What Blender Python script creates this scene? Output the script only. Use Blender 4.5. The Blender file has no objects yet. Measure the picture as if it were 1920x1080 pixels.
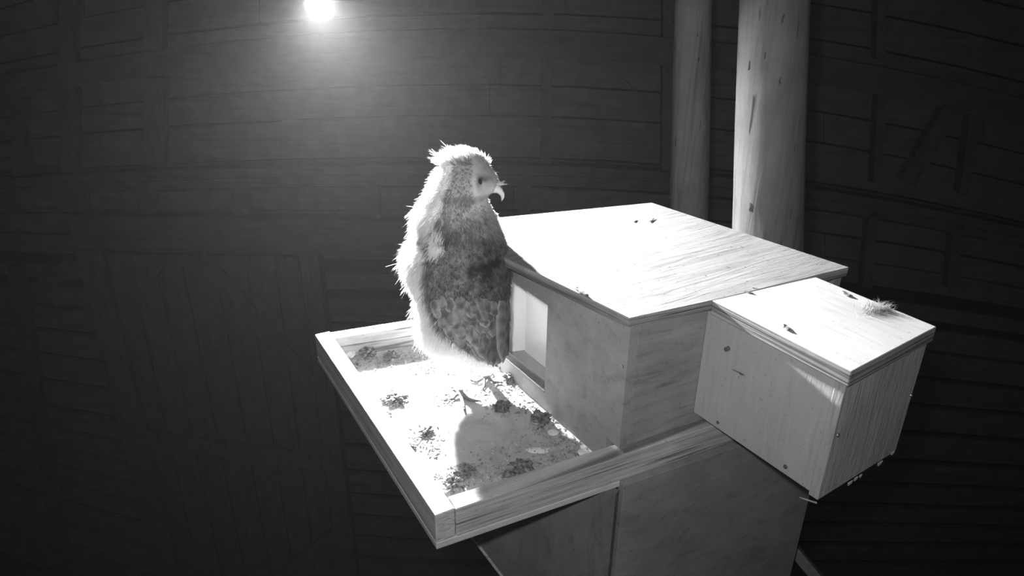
import bpy, bmesh, math, random
import numpy as np
from mathutils import Vector, Matrix, noise
from mathutils.bvhtree import BVHTree

# ------------------------------------------------------------------ camera, world, light, exposure
FPX = 1360.11
CAM = Vector((0.4882, -0.4128, 0.5888))
FW = Vector((-0.7649, 0.4828, -0.4264)).normalized()
RT = Vector((0.5280, 0.8491, 0.0143)); RT = (RT - FW*RT.dot(FW)).normalized()
UP = RT.cross(FW).normalized()
scene = bpy.context.scene
col = scene.collection

cd = bpy.data.cameras.new('camera'); cam = bpy.data.objects.new('camera', cd); col.objects.link(cam)
cd.sensor_width = 36.0; cd.lens = 36.0*FPX/1920.0; cd.clip_start = 0.01; cd.clip_end = 50
cam.matrix_world = Matrix(((RT.x, UP.x, -FW.x, CAM.x), (RT.y, UP.y, -FW.y, CAM.y), (RT.z, UP.z, -FW.z, CAM.z), (0, 0, 0, 1)))
scene.camera = cam
scene.view_settings.view_transform = 'Standard'
try: scene.view_settings.look = 'None'
except Exception: pass
scene.view_settings.gamma = 1.0
scene.view_settings.exposure = 0.0
scene.view_settings.use_curve_mapping = False
world = bpy.data.worlds.new('world'); scene.world = world; world.use_nodes = True
world.node_tree.nodes['Background'].inputs[0].default_value = (0.5, 0.5, 0.5, 1)
world.node_tree.nodes['Background'].inputs[1].default_value = 0.0

HAZE = 0.0035       # faint volume added to imitate lens glare around the lamp
wv = world.node_tree.nodes.new('ShaderNodeVolumeScatter'); wv.inputs['Density'].default_value = HAZE; wv.inputs['Anisotropy'].default_value = 0.6
world.node_tree.links.new(wv.outputs[0], world.node_tree.nodes['World Output'].inputs['Volume'])
LAMP = CAM + (FW + RT*((588-960)/FPX) - UP*((-17-540)/FPX))*1.42
KEY_W = 3300.0      # the infrared lamp hanging behind the owl
FILL_W = 24.0       # the light ring beside the camera
def light(name, kind, loc, power, size, target=None):
    l = bpy.data.lights.new(name, kind); o = bpy.data.objects.new(name, l); col.objects.link(o)
    o.location = loc; l.energy = power
    if kind == 'AREA': l.size = size; l.shape = 'DISK'
    else: l.shadow_soft_size = size
    if target is not None:
        o.rotation_euler = (Vector(target) - Vector(loc)).to_track_quat('-Z', 'Y').to_euler()
    return o
fill = light('camera_light', 'SPOT', CAM - RT*0.035 + UP*0.05 - FW*0.02, FILL_W, 0.012, (-0.28, 0.08, 0.2))
fill.data.spot_size = math.radians(92); fill.data.spot_blend = 1.0

# ------------------------------------------------------------------ small helpers
def ray(px, py): return FW + RT*((px-960)/FPX) - UP*((py-540)/FPX)
def uz(px, py, z):
    d = ray(px, py); return CAM + d*((z-CAM.z)/d.z)
def upl(px, py, p0, n):
    d = ray(px, py); return CAM + d*((Vector(p0)-CAM).dot(n)/d.dot(n))
def tag(o, label=None, cat=None, group=None, kind=None):
    if label: o['label'] = label
    if cat: o['category'] = cat
    if group: o['group'] = group
    if kind: o['kind'] = kind
    return o
def empty(name, loc):
    o = bpy.data.objects.new(name, None); col.objects.link(o); o.location = loc; o.empty_display_size = 0.02
    return o
def link(name, me, mat, parent=None):
    o = bpy.data.objects.new(name, me); col.objects.link(o)
    if mat: me.materials.append(mat)
    if parent is not None:
        o.parent = parent; o.matrix_parent_inverse = Matrix.Translation(-Vector(parent.location))
    return o
def from_bm(name, bm, mat, parent=None, smooth=False):
    bmesh.ops.recalc_face_normals(bm, faces=bm.faces)
    me = bpy.data.meshes.new(name); bm.to_mesh(me); bm.free()
    if smooth:
        for p in me.polygons: p.use_smooth = True
    return link(name, me, mat, parent)
def hexa(bm, base, top):
    """a solid between two rings of the same number of points"""
    a = [bm.verts.new(p) for p in base]; b = [bm.verts.new(p) for p in top]
    n = len(a); fs = [bm.faces.new(a[::-1]), bm.faces.new(b)]
    for i in range(n): fs.append(bm.faces.new((a[i], a[(i+1) % n], b[(i+1) % n], b[i])))
    return fs
def prism(bm, ring, z0, z1):
    return hexa(bm, [(p[0], p[1], z0) for p in ring], [(p[0], p[1], z1) for p in ring])
def bev(bm, w, seg=2):
    bmesh.ops.recalc_face_normals(bm, faces=bm.faces)
    es = [e for e in bm.edges if len(e.link_faces) == 2 and e.calc_face_angle(0) > 0.5]
    bmesh.ops.bevel(bm, geom=es, offset=w, segments=seg, affect='EDGES', profile=0.5)
def board(bm, a, b, z0, z1, t, side=1, a0=0.0, b0=0.0):
    """upright board along the ground line a-b, t thick to its side; a0 / b0 extend its ends"""
    a = Vector((a[0], a[1], 0)); b = Vector((b[0], b[1], 0)); d = (b-a).normalized(); n = Vector((-d.y, d.x, 0))*side*t
    a = a - d*a0; b = b + d*b0
    return prism(bm, [a, b, b+n, a+n], z0, z1)
def cyl(bm, p, q, r, r2=None, seg=16):
    p = Vector(p); q = Vector(q); d = (q-p); L = d.length
    rot = d.to_track_quat('Z', 'Y').to_matrix().to_4x4()
    bmesh.ops.create_cone(bm, cap_ends=True, segments=seg, radius1=r, radius2=r if r2 is None else r2, depth=L,
                          matrix=Matrix.Translation((p+q)/2) @ rot)
random.seed(7)
rnd = random.random
def uni(a, b): return a + (b-a)*rnd()

# ------------------------------------------------------------------ materials
def mat_base(name, rough=0.7, spec=0.25):
    m = bpy.data.materials.new(name); m.use_nodes = True; nt = m.node_tree
    b = nt.nodes['Principled BSDF']; b.inputs['Roughness'].default_value = rough
    b.inputs['Specular IOR Level'].default_value = spec
    return m, nt, b
def ramp(nt, fac, stops):
    r = nt.nodes.new('ShaderNodeValToRGB'); e = r.color_ramp.elements
    while len(e) < len(stops): e.new(0.5)
    for i, (p, v) in enumerate(stops):
        e[i].position = p; e[i].color = (v, v, v, 1)
    nt.links.new(fac, r.inputs[0]); return r.outputs[0]
def nz(nt, vec, scale, detail=4, dist=0.0, rough=0.55):
    n = nt.nodes.new('ShaderNodeTexNoise'); n.inputs['Scale'].default_value = scale; n.inputs['Detail'].default_value = detail
    n.inputs['Distortion'].default_value = dist; n.inputs['Roughness'].default_value = rough
    nt.links.new(vec, n.inputs['Vector']); return n.outputs[0]
def mapping(nt, scale, rot=(0, 0, 0)):
    t = nt.nodes.new('ShaderNodeTexCoord'); m = nt.nodes.new('ShaderNodeMapping')
    m.inputs['Scale'].default_value = scale; m.inputs['Rotation'].default_value = rot
    nt.links.new(t.outputs['Object'], m.inputs[0]); return m.outputs[0]
def mul(nt, a, b, mode='MULTIPLY', fac=1.0):
    x = nt.nodes.new('ShaderNodeMix'); x.data_type = 'RGBA'; x.blend_type = mode
    x.inputs[0].default_value = fac; nt.links.new(a, x.inputs[6]); nt.links.new(b, x.inputs[7]); return x.outputs[2]
def wood(name, base, stretch, contrast=0.35, scale=1.0, speck=0.0, bump=0.25, rough=0.75, rot=(0, 0, 0), blotch=0.25, spec=0.2, dist=0.6):
    """grey wood; stretch is the axis scaling of the grain (small along the fibre)"""
    m, nt, b = mat_base(name, rough, spec)
    v = mapping(nt, tuple(s*scale for s in stretch), rot)
    g = nz(nt, v, 1.0, 6, dist, 0.65)
    c1 = ramp(nt, g, [(0.25, base*(1-contrast)), (0.45, base*(1-0.25*contrast)), (0.62, base*1.0), (0.8, min(0.95, base*(1+0.4*contrast)))])
    v2 = mapping(nt, (1, 1, 1))
    bl = ramp(nt, nz(nt, v2, 14, 4), [(0.3, 1-blotch), (0.7, 1.0)])
    c = mul(nt, c1, bl)
    if speck:
        s = ramp(nt, nz(nt, v2, 260, 2), [(0.25, 1-speck), (0.34, 1.0)])
        c = mul(nt, c, s)
    nt.links.new(c, b.inputs['Base Color'])
    bp = nt.nodes.new('ShaderNodeBump'); bp.inputs['Strength'].default_value = bump; bp.inputs['Distance'].default_value = 0.002
    nt.links.new(g, bp.inputs['Height']); nt.links.new(bp.outputs[0], b.inputs['Normal'])
    return m
def plain(name, v, rough=0.7, spec=0.3, metal=0.0, var=0.25, scale=60):
    m, nt, b = mat_base(name, rough, spec); b.inputs['Metallic'].default_value = metal
    c = ramp(nt, nz(nt, mapping(nt, (1, 1, 1)), scale, 4), [(0.3, v*(1-var)), (0.7, min(1, v*(1+var*0.4)))])
    nt.links.new(c, b.inputs['Base Color']); return m
def ply_edge(name, base, lines=260.0):
    """layered edge of a plywood sheet: level plies one above the other"""
    m, nt, b = mat_base(name, 0.8, 0.15)
    v = mapping(nt, (5, 5, lines))
    g = nz(nt, v, 1.0, 3, 0.8)
    c = ramp(nt, g, [(0.3, base*0.35), (0.42, base*0.8), (0.5, base), (0.7, base*1.25)])
    c = mul(nt, c, ramp(nt, nz(nt, mapping(nt, (1, 1, 1)), 30, 3), [(0.3, 0.75), (0.7, 1.0)]))
    nt.links.new(c, b.inputs['Base Color'])
    bp = nt.nodes.new('ShaderNodeBump'); bp.inputs['Strength'].default_value = 0.5; bp.inputs['Distance'].default_value = 0.002
    nt.links.new(g, bp.inputs['Height']); nt.links.new(bp.outputs[0], b.inputs['Normal'])
    return m
M_roof = wood('roof_plywood', 0.24, (120, 9, 120), 0.55, 1.0, 0.7, 0.5, 0.6, (0, 0, math.radians(-8)), 0.15)
M_lid = wood('lid_plywood', 0.42, (14, 90, 90), 0.22, 1.0, 0.5, 0.25, 0.6, (0, 0, 0), 0.12)
M_edge = ply_edge('plywood_edge', 0.30)
def lined(m, base, stretch):
    nt = m.node_tree; b = nt.nodes['Principled BSDF']; l = b.inputs['Base Color'].links[0].from_socket
    k = ramp(nt, nz(nt, mapping(nt, stretch), 1.0, 3, .05, .45), [(0.36, .35), (0.45, .95), (0.55, 1.0), (0.66, .8)])
    nt.links.new(mul(nt, l, k), b.inputs['Base Color'])
M_bedge = wood('base_edge', 0.46, (12, 12, 120), 0.35, 1.0, 0.3, 0.4, 0.8)
M_panel = wood('panel_plywood', 0.28, (45, 45, 60), 0.35, 1.0, 0.4, 0.25, 0.8)
M_sidep = wood('side_plywood', 0.26, (40, 14, 90), 0.5, 1.0, 0.4, 0.3, 0.8)
M_fresh = wood('fresh_plywood', 0.36, (120, 120, 12), 0.22, 1.0, 0.3, 0.3, 0.7, blotch=0.12)
M_rough = wood('rough_plywood', 0.36, (150, 150, 16), 0.4, 1.0, 0.3, 0.8, 0.75, blotch=0.15)
M_rimx = wood('rim_softwood', 0.46, (3, 90, 190), 0.45, 1.0, 0.4, 0.6, 0.85, dist=0.05)
M_rimy = wood('rim_softwood_near', 0.42, (90, 3, 190), 0.45, 1.0, 0.4, 0.8, 0.85, dist=0.05)
lined(M_rimx, .4, (1.2, 40, 170)); lined(M_rimy, .4, (40, 1.2, 170)); lined(M_edge, .3, (3, 3, 330))
M_base = wood('tray_plywood', 0.42, (30, 30, 30), 0.3, 1.0, 0.5, 0.3, 0.8)
M_white = wood('lit_interior_white', 0.90, (5, 5, 5), 0.06, 1.0, 0.0, 0.0, 0.5, blotch=0.04)
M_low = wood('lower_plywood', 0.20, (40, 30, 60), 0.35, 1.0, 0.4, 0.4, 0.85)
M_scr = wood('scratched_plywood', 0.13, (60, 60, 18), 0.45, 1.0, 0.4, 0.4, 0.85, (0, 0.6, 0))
M_log = wood('log_wood', 0.18, (85, 85, 2.6), 0.5, 1.0, 0.0, 0.5, 0.8)
M_log2 = wood('log_wood_far', 0.26, (70, 70, 2.6), 0.5, 1.0, 0.0, 0.5, 0.8)
def cracks(m, scale=(150, 150, 1.6)):
    nt = m.node_tree; b = nt.nodes['Principled BSDF']; l = b.inputs['Base Color'].links[0].from_socket
    k = ramp(nt, nz(nt, mapping(nt, scale), 1.0, 2, .4), [(0.27, .3), (0.33, 1.0)])
    nt.links.new(mul(nt, l, k), b.inputs['Base Color'])
cracks(M_log); cracks(M_log2)
M_knot = plain('knot_wood', 0.05, 0.9, .1)
M_barn = wood('barn_board', 0.15, (3, 3, 40), 0.35, 1.0, 0.0, 0.6, 0.85)
M_beam = wood('barn_beam', 0.12, (3, 3, 50), 0.45, 1.0, 0.0, 0.6, 0.85)
M_post = wood('barn_post', 0.12, (50, 50, 3), 0.45, 1.0, 0.0, 0.6, 0.85)
M_dark = plain('barn_dark', 0.05)
M_steel = plain('screw_steel', 0.25, 0.35, 0.6, 0.8)
M_hole = plain('dark_hole', 0.02)
M_black = plain('black_housing', 0.04, 0.5)

# ------------------------------------------------------------------ barn: back wall and its carpentry
FH = Vector((FW.x, FW.y, 0)).normalized(); RH = Vector((-FH.y, FH.x, 0))*-1
WD = 3.3
def wp(px, py, off=0.0):
    """point seen at px, py on the back wall, off metres in front of it"""
    return upl(px, py, CAM + FH*(WD-off), FH)
def bow(x, y):
    a = 125*(1-y/420.0) if x < 900 else 125*(1-max(0.0, y-250)/800.0)
    return a*((x-900)/1000.0)**2
def strip(bm, yt, yb, x0, x1, off, thick, step=160, jitter=0.0, lap=0.0):
    """a board on the back wall between two slightly sagging lines"""
    n = max(1, int(round((x1-x0)/step))); xs = [x0+(x1-x0)*i/n for i in range(n+1)]
    A, B, A2, B2 = [], [], [], []
    for x in xs:
        t, b_ = yt(x), yb(x)
        A.append(bm.verts.new(wp(x, t, off+lap))); B.append(bm.verts.new(wp(x, b_, off)))
    back = -FH*0 + FH*thick
    for v in A: A2.append(bm.verts.new(v.co + back))
    for v in B: B2.append(bm.verts.new(v.co + back))
    for i in range(n):
        bm.faces.new((A[i], A[i+1], B[i+1], B[i])); bm.faces.new((A2[i], B2[i], B2[i+1], A2[i+1]))
        bm.faces.new((A[i], A2[i], A2[i+1], A[i+1])); bm.faces.new((B[i], B[i+1], B2[i+1], B2[i]))
    bm.faces.new((A[0], B[0], B2[0], A2[0])); bm.faces.new((A[n], A2[n], B2[n], B[n]))
def line(y): return lambda x: y + bow(x, y)
bm = bmesh.new()
ys = [-420, -340, -260, -185, -115, -45, 22, 88, 157, 215, 293, 347, 392, 440, 487]
for a, b_ in zip(ys[:-1], ys[1:]):
    x = -700
    while x < 2700:
        w = uni(500, 1100); off = uni(0.0, 0.012)
        strip(bm, line(a+3.0+uni(0, 2.5)), line(b_), x, min(x+w, 2700), off, 0.03, lap=-0.012)
        x += w + 1.5
# looser boards lower down, with dark gaps between
gaps = [(515, 545), (564, 607), (614, 662), (672, 720), (730, 778), (790, 838), (850, 888), (898, 932), (942, 972), (982, 1012), (1022, 1050), (1062, 1100), (1112, 1160), (1172, 1230)]
for a, b_ in gaps:
    strip(bm, line(a), line(b_), -700, 2700, uni(-0.01, 0.01), 0.03)
wall_back = from_bm('wall_back', bm, M_barn); tag(wall_back, 'dark horizontal board wall at the back of the barn', kind='structure')
bm = bmesh.new()
c0 = CAM + FH*(WD+0.35)
for s in (1,):
    a = c0 - RH*4.5; b_ = c0 + RH*4.5
    hexa(bm, [(a.x, a.y, -3), (b_.x, b_.y, -3), (b_.x+FH.x*.1, b_.y+FH.y*.1, -3), (a.x+FH.x*.1, a.y+FH.y*.1, -3)],
         [(a.x, a.y, 3.2), (b_.x, b_.y, 3.2), (b_.x+FH.x*.1, b_.y+FH.y*.1, 3.2), (a.x+FH.x*.1, a.y+FH.y*.1, 3.2)])
tag(from_bm('wall_outer', bm, M_dark), kind='structure')
# side walls, wall behind the camera, floor, ceiling
def wall(name, a, b, z0=-3.0, z1=3.2, t=0.1, m=None):
    bm = bmesh.new(); board(bm, a, b, z0, z1, t); o = from_bm(name, bm, m or M_barn); tag(o, kind='structure'); return o
def gp(s, d): p = CAM + RH*s + FH*d; return (p.x, p.y)
wall('wall_left', gp(-4.5, WD+.4), gp(-4.5, -1.6)); wall('wall_right', gp(4.5, -1.6), gp(4.5, WD+.4)); wall('wall_front', gp(-4.5, -1.6), gp(4.5, -1.6))
for nm, z in (('floor', -3.0), ('ceiling', 3.2)):
    bm = bmesh.new(); prism(bm, [gp(-4.6, -1.7), gp(4.6, -1.7), gp(4.6, WD+.5), gp(-4.6, WD+.5)], z-0.1 if nm == 'floor' else z, z if nm == 'floor' else z+0.1)
    tag(from_bm(nm, bm, M_barn), kind='structure')
def beam(name, yt, yb, x0, x1, off, thick, label, m=None):
    bm = bmesh.new(); strip(bm, yt, yb, x0, x1, off, thick, step=120); o = from_bm(name, bm, m or M_beam); tag(o, label, kind='structure'); return o
def stud(name, p, q, w, off, thick, label, w2=None, m=None):
    """a straight timber on the wall from pixel p to pixel q, w pixels wide"""
    w2 = w2 or w; bm = bmesh.new()
    d = Vector((q[0]-p[0], q[1]-p[1])).normalized(); n = Vector((-d.y, d.x))
    pts = [wp(p[0]+n.x*w/2, p[1]+n.y*w/2, off), wp(p[0]-n.x*w/2, p[1]-n.y*w/2, off), wp(q[0]-n.x*w2/2, q[1]-n.y*w2/2, off), wp(q[0]+n.x*w2/2, q[1]+n.y*w2/2, off)]
    hexa(bm, pts, [a + FH*thick for a in pts])
    o = from_bm(name, bm, m or M_post); tag(o, label, kind='structure'); return o
beam('trim_1', line(55), line(108), -500, 2500, 0.07, 0.06, 'long upper rail across the back wall')
beam('trim_2', line(309), lambda x: 327 + bow(x, 310), -400, 2400, 0.09, 0.08, 'middle rail across the back wall, upper strip')
beam('trim_3', lambda x: 328 + bow(x, 310), lambda x: 345 + bow(x, 310), -400, 2400, 0.06, 0.05, 'middle rail across the back wall, lower strip')
beam('trim_4', lambda x: 400 + 0.022*x, lambda x: 461 + 0.030*x, 130, 1180, 0.10, 0.09, 'heavy header beam above the barn door')
studs = [((1029, -40), (1028, 50), 20), ((1027, 108), (1023, 307), 19), ((984, 345), (982, 412), 24), ((697, 343), (700, 413), 26),
         ((447, 347), (450, 408), 30), ((270, 347), (272, 405), 28), ((143, 352), (148, 405), 26), ((287, 145), (289, 310), 38),
         ((125, 165), (130, 322), 28), ((30, 190), (38, 330), 28), ((288, -60), (286, 95), 36), ((127, -60), (122, 125), 30),
         ((1253, -40), (1250, 345), 18), ((1655, 168), (1645, 345), 16), ((1832, 195), (1808, 365), 18), ((1655, -20), (1652, 112), 18),
         ((1640, 380), (1625, 540), 18), ((1800, 395), (1785, 540), 18)]
for i, (p, q, w) in enumerate(studs):
    stud('trim_%d' % (5+i), p, q, w, 0.06, 0.055, 'upright stud between the rails of the back wall')
n0 = 5+len(studs)
stud('trim_%d' % n0, (1790, 195), (1702, 345), 30, 0.05, 0.045, 'slanting brace on the right of the back wall')
stud('trim_%d' % (n0+1), (20, 585), (140, 492), 34, 0.06, 0.05, 'slanting brace left of the barn door')
stud('trim_%d' % (n0+2), (165, 470), (330, 1150), 46, 0.09, 0.09, 'left post of the barn door')
stud('trim_%d' % (n0+3), (578, 477), (660, 1150), 34, 0.10, 0.09, 'right post of the barn door')
stud('trim_%d' % (n0+4), (25, 500), (130, 1150), 26, 0.05, 0.04, 'upright stud near the left corner of the wall')
stud('trim_%d' % (n0+5), (1141, 118), (1256, 236), 3.2, 0.075, 0.004, 'thin wire slanting down the back wall beside the thin log', m=M_beam)
# barn door: planks, centre batten, braces
def plate(bm, pts, off, thick):
    P = [wp(x, y, off) for x, y in pts]; hexa(bm, P, [a + FH*thick for a in P])
door = empty('door_1', wp(380, 1100, 0.04)); tag(door, 'braced plank barn door in the dark back wall', kind='structure')
edges_t = [188, 238, 288, 338, 400, 460, 515, 562]; edges_b = [352, 390, 432, 476, 522, 562, 602, 644]
for i in range(7):
    bm = bmesh.new(); g = 2
    plate(bm, [(edges_t[i]+g, 472+2*i), (edges_t[i+1]-g, 474+2*i), (edges_b[i+1]-g, 1150), (edges_b[i]+g, 1150)], 0.045+0.004*(i % 2), 0.025)
    from_bm('plank', bm, M_post, door)
for (pts, lb) in (([(345, 478), (385, 474), (594, 712), (580, 738)], None), ([(292, 478), (318, 478), (215, 655), (190, 650)], None),
                  ([(238, 805), (245, 838), (622, 884), (612, 855)], None), ([(200, 475), (203, 500), (560, 506), (557, 482)], None),
                  ([(500, 1090), (540, 1090), (640, 1010), (634, 985)], None)):
    bm = bmesh.new(); plate(bm, pts, 0.075, 0.028); from_bm('brace', bm, M_post, door)

# ------------------------------------------------------------------ two round log posts behind the nest box
def log(name, base, top, r0, r1, label, knots=(), seed=0, z0=-3.0, z1=3.2, mat=None):
    """a round pole; base and top are axis points that fix its line"""
    a = Vector(base); b_ = Vector(top); d = (b_-a)/(b_.z-a.z)
    bm = bmesh.new(); N = 56; zs = list(np.linspace(z0, a.z-0.25, 8)) + list(np.linspace(a.z-0.2, b_.z+0.25, 90)) + list(np.linspace(b_.z+0.35, z1, 8)); rings = []
    for z in zs:
        c = a + d*(z-a.z); t = (z-a.z)/(b_.z-a.z); r = r0 + (r1-r0)*min(1.3, max(-0.6, t)); R_ = []
        for k in range(N):
            an = 2*math.pi*k/N
            rr = r*(1 + 0.028*noise.noise(Vector((math.cos(an)*1.5+seed, math.sin(an)*1.5, z*3.5))) + 0.012*noise.noise(Vector((math.cos(an)*6+seed, math.sin(an)*6, z*2))))
            p = Vector((c.x+rr*math.cos(an), c.y+rr*math.sin(an), z))
            for (kx, ky, kz, kr, kh) in knots:
                e = (p-Vector((kx, ky, kz))); e.z *= 0.45; q = e.length/kr
                if q < 3: rr2 = kh*(math.exp(-q*q) - 1.3*math.exp(-q*q*9)); p += Vector((math.cos(an), math.sin(an), 0))*rr2
            R_.append(bm.verts.new(p))
        rings.append(R_)
    for i in range(len(rings)-1):
        for k in range(N): bm.faces.new((rings[i][k], rings[i][(k+1) % N], rings[i+1][(k+1) % N], rings[i+1][k]))
    bm.faces.new(rings[0][::-1]); bm.faces.new(rings[-1])
    o = from_bm(name, bm, mat or M_log, None, True); tag(o, label, 'post'); return o
def log_px(name, dep, pb, pt, rb, rt_, label, kn, seed, mat=None):
    n = FH; p0 = CAM + FH*dep
    A = upl(pb[0], pb[1], p0, n); B = upl(pt[0], pt[1], p0, n)
    za = (A-CAM).dot(FW)/FPX
    zb = (B-CAM).dot(FW)/FPX
    knots = []
    for (x, y, r, h) in kn:
        c = upl(x, y, p0 - FH*0.9*rb*za, n); knots.append((c.x, c.y, c.z, r, h))
    o = log(name, A, B, rb*za, rt_*zb, label, knots, seed, mat=mat)
    o.data.update(); tree = BVHTree.FromPolygons([v.co.copy() for v in o.data.vertices], [tuple(p.vertices) for p in o.data.polygons])
    for (x, y, r, h) in kn:
        hit_ = tree.ray_cast(CAM, ray(x, y).normalized())
        if hit_[0] is None: continue
        c_, n_ = hit_[0], hit_[1]; bm = bmesh.new(); K = 20; q0 = n_.to_track_quat('Z', 'Y').to_matrix(); zu = Vector((0, 0, 1)); si = zu.cross(n_).normalized(); a_ = []; b_ = []
        for k in range(K):
            t = 2*math.pi*k/K; q_ = .8 + .9*noise.noise(Vector((math.cos(t)*1.9, math.sin(t)*1.9, x*.37)))
            p = c_ + si*math.cos(t)*r*.20*q_ + zu*math.sin(t)*r*.75*q_; a_.append(p - n_*.002); b_.append(c_ + (p-c_)*.8 + n_*.0006)
        hexa(bm, a_, b_); from_bm('knot', bm, M_knot, o)
    return o
log_px('log_post', 1.16, (1438, 450), (1452, 0), 65.0, 63.5, 'thick pale round log post rising behind the nest box roof', [(1407, 386, .012, .005), (1405, 122, .012, .005), (1462, 152, .010, .003), (1467, 38, .013, .003), (1434, 105, .007, .002)], 1.3)
log_px('log_post', 1.9, (1292, 400), (1300, 0), 36.0, 34.5, 'thinner grey round log post left of the thick one', [(1310, 112, .012, .003), (1308, 66, .007, .002)], 8.1, M_log2)

# ------------------------------------------------------------------ landing tray
ZT, ZB, ZP, ZF, H = 0.0704, 0.0335, 0.0246, 0.0335, 0.24
tray = empty('landing_tray', (-0.23, 0.1, ZP)); tag(tray, 'shallow wooden landing tray with raised rim boards, littered with pellets', 'tray')
T_nl = Vector((-0.4516, -0.1598, 0)); T_nr = uz(816, 967, ZT); T_nr.z = 0
dY = (uz(1334, 799, ZT) - uz(816, 967, ZT)); dY.z = 0; dYn = dY.normalized()
T_fr = T_nr + dYn*0.62
dF = Vector((-0.4062+0.4311, -0.0133+0.1408, 0)).normalized()
T_fl = T_nl + dF*0.60
NW = 0.022
bm = bmesh.new(); board(bm, T_nl, T_nr, ZB, ZT, NW, 1); bev(bm, .0012); from_bm('rim_board', bm, M_rimx, tray)
nn = Vector((-dYn.y, dYn.x, 0)); xl_ = (T_nr-T_nl).normalized(); yl_ = Vector((-xl_.y, xl_.x, 0))
bm = bmesh.new(); s = T_nr + dYn*(NW+0.0004); board(bm, s, T_fr, ZB, ZT-0.0004, 0.021, 1); bev(bm, .0012); from_bm('rim_board', bm, M_rimy, tray)
bm = bmesh.new(); s = T_nl + dF*(NW+0.0004); board(bm, s, T_fl, ZB, ZT-0.0004, 0.021, -1); bev(bm, .0012); from_bm('rim_board', bm, M_rimy, tray)
bm = bmesh.new(); board(bm, T_fl+xl_*0.022, T_fr+nn*0.022, ZB, ZT-0.0006, 0.02, -1); bev(bm, .0012); from_bm('rim_board', bm, M_rimx, tray)
# the ply base stops where it meets the lower box
LB0 = uz(1154.5, 927, ZP)
tt = (uz(1172, 906, ZB)-T_nr).dot(dYn)
bm = bmesh.new(); prism(bm, [T_nl, T_nr, T_nr + dYn*tt, T_nl + dF*tt*1.0], ZP, ZB-0.0003); bev(bm, .0012); from_bm('base_panel', bm, M_bedge, tray)
bm = bmesh.new(); fl = [T_nl + xl_*0.020 + dF*0.020, T_nr + nn*0.018 + dYn*0.02, T_fr + nn*0.018, T_fl + xl_*0.018]
prism(bm, fl, ZF-0.0002, ZF+0.0012); from_bm('floor_sheet', bm, M_base, tray)

# ------------------------------------------------------------------ main nest box
nb = empty('nest_box', (-0.18, 0.2, ZF)); tag(nb, 'large plywood nest box with flat roof and square opening onto the tray', 'nest box')
RA = uz(1180, 596, H); RB = uz(960, 489, H); RJ = uz(1334, 563, H); RE = uz(1591, 501, H); RK = uz(1222, 380, H); RQ = uz(1528, 519, H)
dfr = (RB-RA).normalized(); kb = uz(945, 407, H)
# left roof corner = front edge line meets back edge line
def isect(p, u, q, v):
    d = u.x*v.y-u.y*v.x; t = ((q.x-p.x)*v.y-(q.y-p.y)*v.x)/d; return p+u*t
db = (kb-RK).normalized(); RL = isect(RA, dfr, RK, db + Vector((0, 0, 0)))
if (RL-RA).length > 0.42: RL = RA + dfr*0.36
RKL = RL
# the left side edge of the roof joins the front-left and back-left corners
left_back = RK + db*0.30; left_front = RA + dfr*0.345
roof_ring = [left_front, RA, RJ, RE, RK, left_back]
ZR = 0.2285
bm = bmesh.new(); prism(bm, roof_ring, ZR, H); roof = from_bm('roof', bm, M_roof, nb)
roof.data.materials.append(M_edge)
for p in roof.data.polygons:
    if abs(p.normal.z) < 0.6: p.material_index = 1
# second thin ply under the roof
def inset(ring, d):
    c = sum((Vector((p.x, p.y, 0)) for p in ring), Vector())/len(ring)
    return [Vector((p.x, p.y, 0)) + (c-Vector((p.x, p.y, 0))).normalized()*d for p in ring]
WX = uz(1161, 841, ZT); WA = Vector((WX.x, WX.y, 0))                 # foot of the near corner of the walls
WJ = uz(1312, 789, ZT); wd = (Vector((WJ.x, WJ.y, 0))-WA).normalized()  # side wall direction
fx = (left_front-RA); fx.z = 0; fx.normalize()                       # front wall direction (towards the left)
WF = WA + Vector((-1, 0.0, 0)).normalized()*0.325
fdir = (WF-WA).normalized()
fin = Vector((fdir.y, -fdir.x, 0));
if fin.y < 0: fin = -fin
TK = 0.011
# front panel with the opening
p0 = (WA.x, WA.y, 0)
nF = fin
op = [upl(955, 526, p0, nF), upl(1025, 568, p0, nF), upl(1023, 735, p0, nF), upl(955, 684, p0, nF)]
sx = lambda p: (Vector((p.x, p.y, 0))-WA).dot(fdir)
s0 = 0.5*(sx(op[1])+sx(op[2])); s1 = s0 + 0.125; zt_ = 0.5*(op[0].z+op[1].z); zb_ = 0.5*(op[2].z+op[3].z)
print('opening s', [round(sx(p), 3) for p in op], [round(p.z, 3) for p in op])
SL = 0.325; ZW = ZR - 0.0005
bm = bmesh.new()
def fpan(sa, sb, za, zb):
    a = WA + fdir*sa; b_ = WA + fdir*sb
    hexa(bm, [(a.x, a.y, za), (b_.x, b_.y, za), (b_.x+fin.x*TK, b_.y+fin.y*TK, za), (a.x+fin.x*TK, a.y+fin.y*TK, za)],
         [(a.x, a.y, zb), (b_.x, b_.y, zb), (b_.x+fin.x*TK, b_.y+fin.y*TK, zb), (a.x+fin.x*TK, a.y+fin.y*TK, zb)])
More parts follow.
